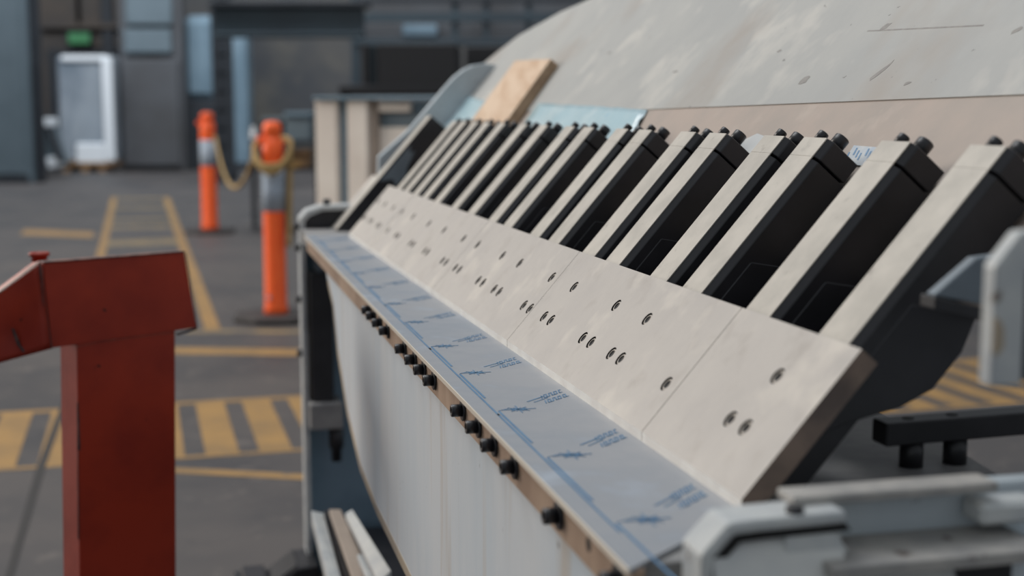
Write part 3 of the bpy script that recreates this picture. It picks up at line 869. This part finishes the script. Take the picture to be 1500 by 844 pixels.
# pillar at the left edge
t = bg_thing('steel_cabinet', 'tall pale blue-grey cabinet at the left edge of the hall', 'cabinet', -60, 40, 265, 21.0)
part(t, 'cabinet_body', -70, 24, -200, 262, 21.0, .35, 'b_blue', floor_=True)
part(t, 'cabinet_door', -66, 16, -190, 255, 20.97, .03, 'b_blue')
part(t, 'side_panel', 26, 44, -120, 255, 21.2, .25, 'b_dark', floor_=True)
part(t, 'plinth', -70, 40, 258, 266, 20.9, .4, 'b_dark', .003, True)
# tilt bin beside it
t = bg_thing('tilt_bin', 'grey tilt bin with white rims beside the tall pale cabinet', 'bin', 40, 85, 250, 23.0)
L = t.location
def q3(px, py, Y): return at(px, py, Y) - L
b = new(); prism(b, [q3(42, 182, 23), q3(66, 182, 23), q3(86, 238, 23), q3(80, 250, 23), q3(42, 250, 23)], (0, .6, 0)); obj('bin_body', b, 'b_blue', t, .01)
b = new(); prism(b, [q3(41, 173, 22.95), q3(67, 173, 22.95), q3(68, 186, 22.95), q3(41, 187, 22.95)], (0, .6, 0)); obj('bin_rim', b, 'white_metal', t, .02)
b = new(); prism(b, [q3(66, 232, 22.93), q3(84, 228, 22.93), q3(86, 244, 22.93), q3(70, 248, 22.93)], (0, .3, 0)); obj('bin_lip', b, 'white_metal', t, .02)
b = new(); prism(b, [q3(67, 186, 22.9), q3(70, 186, 22.9), q3(87, 236, 22.9), q3(84, 238, 22.9)], (0, .3, 0)); obj('bin_strut', b, 'b_dark', t)
# wrapped load on a pallet
t = bg_thing('wrapped_load', 'tall silver wrapped load standing on a wooden pallet under the green sign', 'load', 88, 162, 250, 24.6)
o = part(t, 'load_body', 88, 161, 82, 238, 24.6, .6, 'wrap', .05)
part(t, 'edge_highlight', 153, 162, 84, 236, 24.5, .12, 'white_metal', .02)  # white strip painted as the highlight down the load's right edge
part(t, 'top_band', 89, 156, 81, 90, 24.55, .6, 'white_metal', .02)
part(t, 'bottom_sheet', 112, 162, 210, 239, 24.52, .06, 'white_metal', .02)
part(t, 'pallet_deck', 86, 164, 238, 243, 24.5, .7, 'carton', .004)
for px in (92, 120, 144):
    part(t, 'pallet_block', px, px + 9, 243, 250, 24.52, .6, 'carton', .004, True)
# green sign on the wall
t = thing('exit_sign', 'small green lit sign above the silver wrapped load', 'sign', at(116, 65, 27.7))
part(t, 'sign_housing', 98, 133, 46, 66, 27.75, .25, 'b_dark', .01); part(t, 'sign_panel', 100, 131, 48, 64, 27.72, .03, 'exit', .005)
# doorway framing behind the load and upper wall panels
wt = bpy.data.objects.new('trim_1', None); COL.objects.link(wt); struct(wt)
wt.location = (0, 0, 0)
part(wt, 'brown_wall_panel', 52, 112, -160, 235, 27.9, .1, 'b_brown'); part(wt, 'brown_wall_panel', 113, 174, -160, 70, 27.9, .1, 'b_brown')
part(wt, 'dark_doorway', 76, 172, 72, 246, 27.88, .1, 'b_dark')
part(wt, 'wall_post', 150, 158, -160, 84, 27.8, .1, 'b_dark'); part(wt, 'wall_ledge', 60, 176, 34, 42, 27.75, .15, 'b_brown')
# tall dark door cabinet
t = bg_thing('door_cabinet', 'tall dark grey door cabinet with blue-grey upper panels, right of the silver load', 'cabinet', 178, 262, 247, 25.0)
part(t, 'frame', 181, 260, -160, 247, 25.1, .3, 'b_grey', .02, True)
part(t, 'lower_door', 182, 260, 86, 243, 25.0, .08, 'b_grey', .02)
part(t, 'upper_door', 182, 250, 42, 78, 25.0, .08, 'b_blue', .02)
part(t, 'top_panel', 184, 250, -30, 36, 25.0, .08, 'b_blue', .02)
# light blue tank, lattice mast, second blue panel
t = bg_thing('blue_tank', 'light blue upright steel panel behind the far orange bollard', 'panel', 266, 314, 245, 25.5)
part(t, 'lower_skirt', 266, 314, 146, 245, 25.5, .8, 'b_dark', .02, True); part(t, 'upper_shell', 267, 314, 22, 148, 25.45, .8, 'b_light', .15)
t = bg_thing('lattice_mast', 'dark steel lattice mast between the two light blue panels', 'mast', 315, 336, 262, 21.5)
for (px) in (315, 331):
    part(t, 'upright', px, px + 4, -120, 260, 21.5, .05, 'b_dark', .003, True)
for k in range(14):
    y = -110 + k * 27
    part(t, 'brace', 317, 333, y, y + 4, 21.5, .04, 'b_dark', .002)
part(t, 'mast_foot', 308, 340, 252, 262, 21.4, .5, 'b_dark', .004, True)
t = bg_thing('blue_column', 'narrow light blue steel column right of the lattice mast', 'column', 335, 361, 247, 25.5)
part(t, 'column_shaft', 334, 361, 50, 240, 25.5, .5, 'b_light', .03, True)
part(t, 'column_foot', 330, 366, 238, 248, 25.4, .7, 'b_dark', .005, True)
# overhead crane beam and mezzanine
t = thing('crane_beam', 'dark teal overhead crane beam high across the hall', 'beam', at(430, 52, 20.0))
part(t, 'beam_web', 312, 532, 10, 50, 20.0, .2, 'b_teal', .01); part(t, 'top_flange', 305, 540, 2, 10, 19.9, .4, 'b_dark', .01); part(t, 'bottom_flange', 312, 532, 48, 54, 19.9, .4, 'b_teal', .01)
t = thing('mezzanine', 'blue-grey mezzanine with rails above the black cases', 'mezzanine', at(700, 60, 22.0))
part(t, 'rail', 520, 940, -6, 4, 22.0, .1, 'b_dark'); part(t, 'rail', 520, 940, 20, 32, 22.0, .1, 'b_teal'); part(t, 'deck_edge', 520, 940, 57, 66, 22.0, .3, 'b_teal')
for px in (516, 662, 708, 770, 860):
    part(t, 'mezzanine_post', px, px + 9, -40, 66 if px != 516 else 140, 22.05, .1, 'b_teal')
part(t, 'back_panel', 530, 940, 33, 57, 22.6, .1, 'b_grey'); part(t, 'back_panel', 540, 940, 2, 20, 22.6, .1, 'b_grey')
part(t, 'light_panel', 590, 640, 36, 52, 22.5, .08, 'b_light')
t = bg_thing('black_case', 'large black machine case on a low black trolley behind the cream frame', 'case', 530, 670, 140, 15.0)
part(t, 'case_body', 552, 670, 63, 130, 15.0, 1.2, 'b_black', .02)
part(t, 'case_side', 530, 540, 64, 128, 15.0, 1.0, 'b_black', .01); part(t, 'case_strut', 541, 551, 64, 128, 15.1, .8, 'b_teal', .01)
part(t, 'trolley_deck', 496, 676, 124, 139, 14.9, 1.3, 'b_black', .02)
for px in (500, 655):
    part(t, 'trolley_leg', px, px + 12, 139, 300, 14.95, .1, 'b_black', .004, True)
t = bg_thing('black_case', 'smaller black case beside the large black case, half hidden by the arched beam', 'case', 682, 760, 140, 16.5)
part(t, 'case_body', 682, 800, 66, 128, 16.5, 1.0, 'b_black', .02, True)
# cream frame behind the machine
t = bg_thing('cream_frame', 'cream painted steel frame with beige panels behind the far end of the machine', 'frame', 455, 640, 300, 6.6)
t.rotation_euler = (0, 0, math.radians(-28)); t.scale = (1.12, 1, 1)
part(t, 'frame_post', 456, 488, 146, 330, 6.6, .06, 'cream', .006, True)
part(t, 'frame_post_side', 488, 499, 146, 330, 6.63, .05, 'b_light', .004, True)
part(t, 'frame_post', 507, 537, 146, 330, 6.6, .07, 'cream', .006, True)
part(t, 'frame_post_side', 537, 549, 146, 330, 6.62, .05, 'beige', .004, True)
part(t, 'frame_panel', 499, 507, 152, 330, 6.7, .03, 'beige', .002, True)
part(t, 'top_rail', 452, 660, 141, 146, 6.58, .06, 'b_light', .003)
part(t, 'frame_panel', 552, 660, 186, 330, 6.64, .03, 'cream', .004, True)
part(t, 'frame_panel', 552, 660, 164, 186, 6.64, .03, 'b_blue', .004)
part(t, 'frame_panel', 552, 600, 149, 164, 6.62, .03, 'cream', .004); part(t, 'frame_panel', 600, 660, 149, 164, 6.64, .03, 'b_light', .004)
# cluttered bench
t = bg_thing('work_bench', 'dark work bench with a brown carton shelf behind the bollards', 'bench', 368, 456, 280, 13.0)
part(t, 'bench_top', 366, 470, 206, 212, 13.0, .8, 'b_dark', .004)
part(t, 'shelf', 368, 470, 246, 250, 13.05, .7, 'b_dark', .003)
for px in (368, 412, 462):
    part(t, 'bench_leg', px, px + 5, 212, 285, 13.0, .06, 'b_dark', .003, True)
part(t, 'back_board', 366, 470, 188, 206, 13.7, .04, 'b_dark', .003)
def loose(name, label, cat, px0, px1, py0, py1, Y, d, m, bev=.01):
    p = at((px0 + px1) / 2, py1, Y); t = thing(name, label, cat, p); part(t, 'body', px0, px1, py0, py1, Y, d, m, bev)
    return t
t = loose('carton', 'brown carton on the bench shelf right of the near bollard', 'carton', 424, 452, 224, 246, 13.1, .3, 'carton'); part(t, 'lid', 422, 454, 220, 225, 13.05, .4, 'carton', .004)
t = loose('carton', 'small yellow carton on the bench shelf below the brown one', 'carton', 425, 440, 238, 246, 13.02, .03, 'yellow', .003); part(t, 'lid', 424, 441, 236, 239, 13.015, .035, 'yellow', .002)
t = loose('parts_box', 'pale blue parts box on the bench behind the rope', 'box', 418, 454, 168, 206, 13.1, .3, 'b_blue'); part(t, 'lid', 416, 456, 164, 170, 13.05, .4, 'b_light', .005)
t = loose('parts_box', 'dark parts box on the bench right behind the bollard top', 'box', 384, 416, 176, 206, 13.2, .3, 'b_dark'); part(t, 'lid', 383, 417, 172, 178, 13.15, .4, 'b_blue', .005)
for (px, lab) in ((372, 'upper'),):
    p = at(372, 206, 13.1); t = thing('white_canister', 'small white canister at the left end of the cluttered bench', 'canister', p)
    b = new(); lathe(b, (0, 0, 0), (0, 0, 1), [(0, .032), (.09, .032), (.10, .02)], 14); obj('body', b, 'white_metal', t)
    b = new(); lathe(b, (0, 0, .10), (0, 0, 1), [(0, .022), (.03, .022), (.035, .018)], 14); obj('cap', b, 'white_metal', t)
